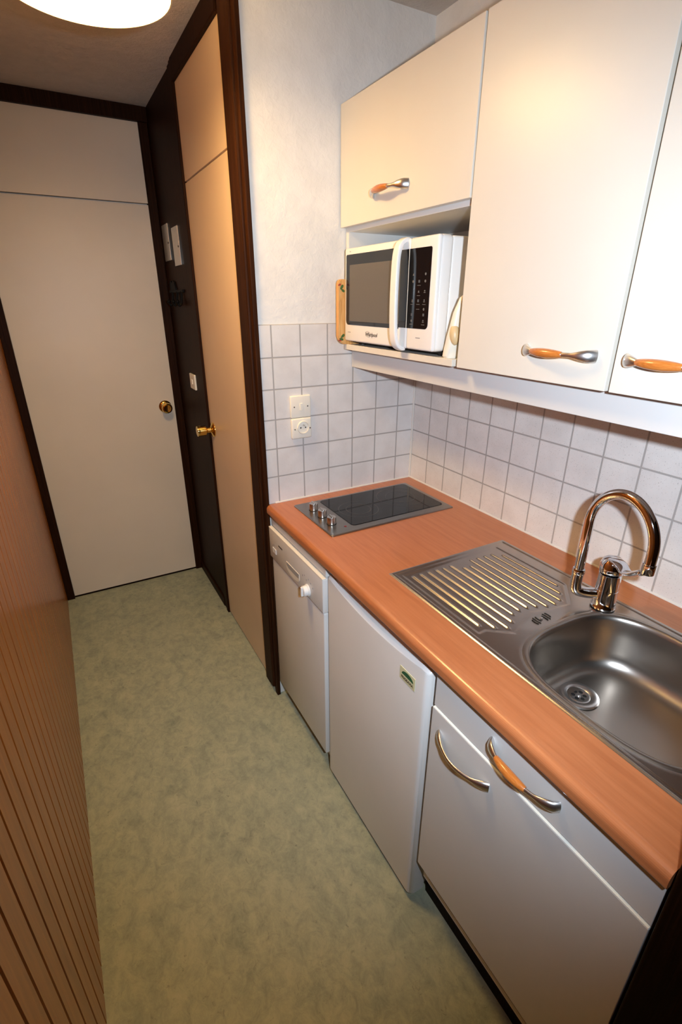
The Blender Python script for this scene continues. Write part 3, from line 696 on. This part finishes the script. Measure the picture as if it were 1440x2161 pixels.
# ------------------------------------------------------------------ small white holder right of the microwave
t = thing('plastic_holder', (0.96, 1.050, 1.467), 'small white plastic holder with a beige oval, leaning right of the microwave', 'holder')
bm = bmesh.new()
rings = []
for z_, yc_, wy, wx in ((1.4672, 1.058, 0.017, 0.040), (1.472, 1.058, 0.019, 0.044), (1.52, 1.050, 0.017, 0.042), (1.58, 1.041, 0.012, 0.036), (1.615, 1.034, 0.008, 0.026), (1.626, 1.031, 0.003, 0.012)):
    rings.append([Vector((0.952+wx*math.copysign(abs(math.cos(a))**0.6, math.cos(a)), yc_+wy*math.copysign(abs(math.sin(a))**0.6, math.sin(a)), z_)) for a in np.linspace(0, 2*math.pi, 33)[:-1]])
loft(bm, rings); obj('shell', bm, M['plastic_white'], t, smooth=True)
bm = bmesh.new(); bmesh.ops.create_uvsphere(bm, u_segments=24, v_segments=12, radius=1.0)
for v in bm.verts: v.co = Vector((0.922+v.co.x*0.014, 1.040+v.co.y*0.014, 1.527+v.co.z*0.026+v.co.y*0.006))
pd = obj('oval_pad', bm, M['plastic_beige'], t, smooth=True); pd['label'] = 'beige oval pad'

# ------------------------------------------------------------------ switch and socket on the tiles
ty = YE-0.006
t = thing('light_switch', (0.733, ty, 1.262), 'cream single light switch on the tiles directly above the socket', 'switch')
bm = bmesh.new(); bx(bm, 0.694, 0.773, ty-0.010, ty, 1.222, 1.300, bev=0.004, seg=3); obj('cover_plate', bm, M['plastic_white'], t, smooth=True)
obj('rocker', box(0.729, 0.740, ty-0.0135, ty-0.009, 1.248, 1.273, bev=0.0015), M['plastic_white'], t)
for sx in (0.708, 0.760):
    bm = bmesh.new(); lathe(bm, [(0.0024, 0), (0.0024, 0.0006), (0, 0.0007)], (sx, ty-0.010, 1.261), (0, -1, 0), n=14); obj('screw', bm, M['dark_mark'], t)
t = thing('wall_socket', (0.733, ty, 1.184), 'cream round-recess power socket on the tiles directly below the switch', 'socket')
bm = bmesh.new(); bx(bm, 0.694, 0.773, ty-0.014, ty, 1.146, 1.221, bev=0.006, seg=3); obj('cover_plate', bm, M['plastic_white'], t, smooth=True)
sc = (0.738, ty-0.014, 1.187)
bm = bmesh.new(); lathe(bm, [(0.0235, -0.001), (0.0235, 0.0035), (0.0225, 0.005), (0.0205, 0.005), (0.0195, 0.002), (0.0190, 0.0006), (0.0, 0.0006)], sc, (0, -1, 0), n=40); rc = obj('recess_ring', bm, M['plastic_white'], t, smooth=True)
for hx in (-0.0095, 0.0095):
    bm = bmesh.new(); lathe(bm, [(0.0026, 0), (0.0026, 0.0004), (0, 0.0004)], (sc[0]+hx, sc[1]-0.0007, sc[2]-0.001), (0, -1, 0), n=16); obj('pin_hole', bm, M['black'], rc)
bm = bmesh.new(); lathe(bm, [(0.0024, 0), (0.0024, 0.013), (0.0015, 0.015), (0, 0.0155)], (sc[0], sc[1], sc[2]+0.0095), (0, -1, 0), n=16); obj('earth_pin', bm, M['satin_nickel'], rc, smooth=True)
for sx in (0.706, 0.766):
    bm = bmesh.new(); lathe(bm, [(0.0024, 0), (0.0024, 0.0006), (0, 0.0007)], (sx, ty-0.0142, 1.182), (0, -1, 0), n=14); obj('screw', bm, M['dark_mark'], t)

# ------------------------------------------------------------------ things on the dark panel of the corridor
t = thing('light_switch', (XP, 2.548, 1.233), 'small cream switch on the dark panel between the two corridor doors', 'switch')
obj('cover_plate', box(XP-0.010, XP, 2.503, 2.597, 1.197, 1.271, bev=0.003), M['plastic_white'], t)
obj('rocker', box(XP-0.014, XP-0.009, 2.540, 2.560, 1.222, 1.246, bev=0.0015), M['plastic_white'], t)
for y0, y1, z0, z1, lab in ((2.718, 2.842, 1.783, 1.939, 'silvery plaque on the dark panel, the one nearer the entrance door'), (2.523, 2.641, 1.753, 1.910, 'silvery plaque on the dark panel, the one nearer the cupboard door')):
    t = thing('wall_plaque', (XP, (y0+y1)/2, z0), lab, 'plaque', 'plaques on the dark corridor panel')
    obj('plate', box(XP-0.006, XP, y0, y1, z0, z1, bev=0.0015), M['plate_silver'], t)
    bm = bmesh.new(); lathe(bm, [(0.004, 0), (0.004, 0.003), (0, 0.0035)], (XP-0.006, y0+0.005, (z0+z1)/2-0.004), (-1, 0, 0), n=14); obj('catch', bm, M['black'], t)
# wrought iron key rack
t = thing('key_rack', (XP, 2.68, 1.63), 'black wrought iron key rack on the dark panel under the plaques', 'key rack')
bm = bmesh.new(); bx(bm, XP-0.010, XP, 2.535, 2.825, 1.640, 1.652, bev=0.002); bx(bm, XP-0.009, XP, 2.690, 2.800, 1.652, 1.662); obj('bar', bm, M['iron'], t)
bm = bmesh.new()
prism(bm, [(2.690, 1.660), (2.805, 1.660), (2.800, 1.682), (2.775, 1.694), (2.755, 1.684), (2.735, 1.695), (2.705, 1.688)], 0, XP-0.008, XP); obj('ornament', bm, M['iron'], t)
for y_ in (2.575, 2.665, 2.765):
    bm = bmesh.new(); sweep(bm, smooth_path([(XP-0.006, y_, 1.645), (XP-0.010, y_, 1.615), (XP-0.014, y_, 1.590), (XP-0.024, y_, 1.584), (XP-0.030, y_, 1.598)], 6), 0.0055, 10); obj('hook', bm, M['iron'], t, smooth=True)
    bm = bmesh.new(); bmesh.ops.create_uvsphere(bm, u_segments=14, v_segments=8, radius=0.010); bmesh.ops.translate(bm, verts=bm.verts, vec=(XP-0.030, y_, 1.600)); obj('hook_ball', bm, M['iron'], t, smooth=True)

# ------------------------------------------------------------------ ceiling lamp
LX, LY, LZ, LR = 0.202, 1.440, 2.200, 0.171
t = thing('ceiling_lamp', (LX, LY, CEIL), 'round ceiling lamp with a glowing warm yellow diffuser over the corridor', 'lamp')
bm = bmesh.new(); lathe(bm, [(0.0, 0), (0.055, 0), (0.055, -0.018), (0.020, -0.026), (0.012, -0.030), (0.012, CEIL*0-0.120), (0.040, -0.125), (0.12, -0.150), (0.165, -0.190), (LR+0.002, -(CEIL-LZ)), (LR-0.001, -(CEIL-LZ)), (LR-0.002, -(CEIL-LZ)+0.030), (0.115, -0.146), (0, -0.130)], (LX, LY, CEIL-0.0005), n=64)
obj('shade', bm, M['pewter_shade'], t, smooth=True)
bm = bmesh.new(); lathe(bm, [(LR*0.86, 0.060), (LR*0.86, 0.048), (LR*0.80, 0.036), (LR*0.66, 0.020), (LR*0.45, 0.006), (LR*0.22, -0.001), (0.0, -0.003)], (LX, LY, LZ), n=64)
df = obj('diffuser', bm, M['lamp_glow'], t, smooth=True); df['label'] = 'glowing diffuser'
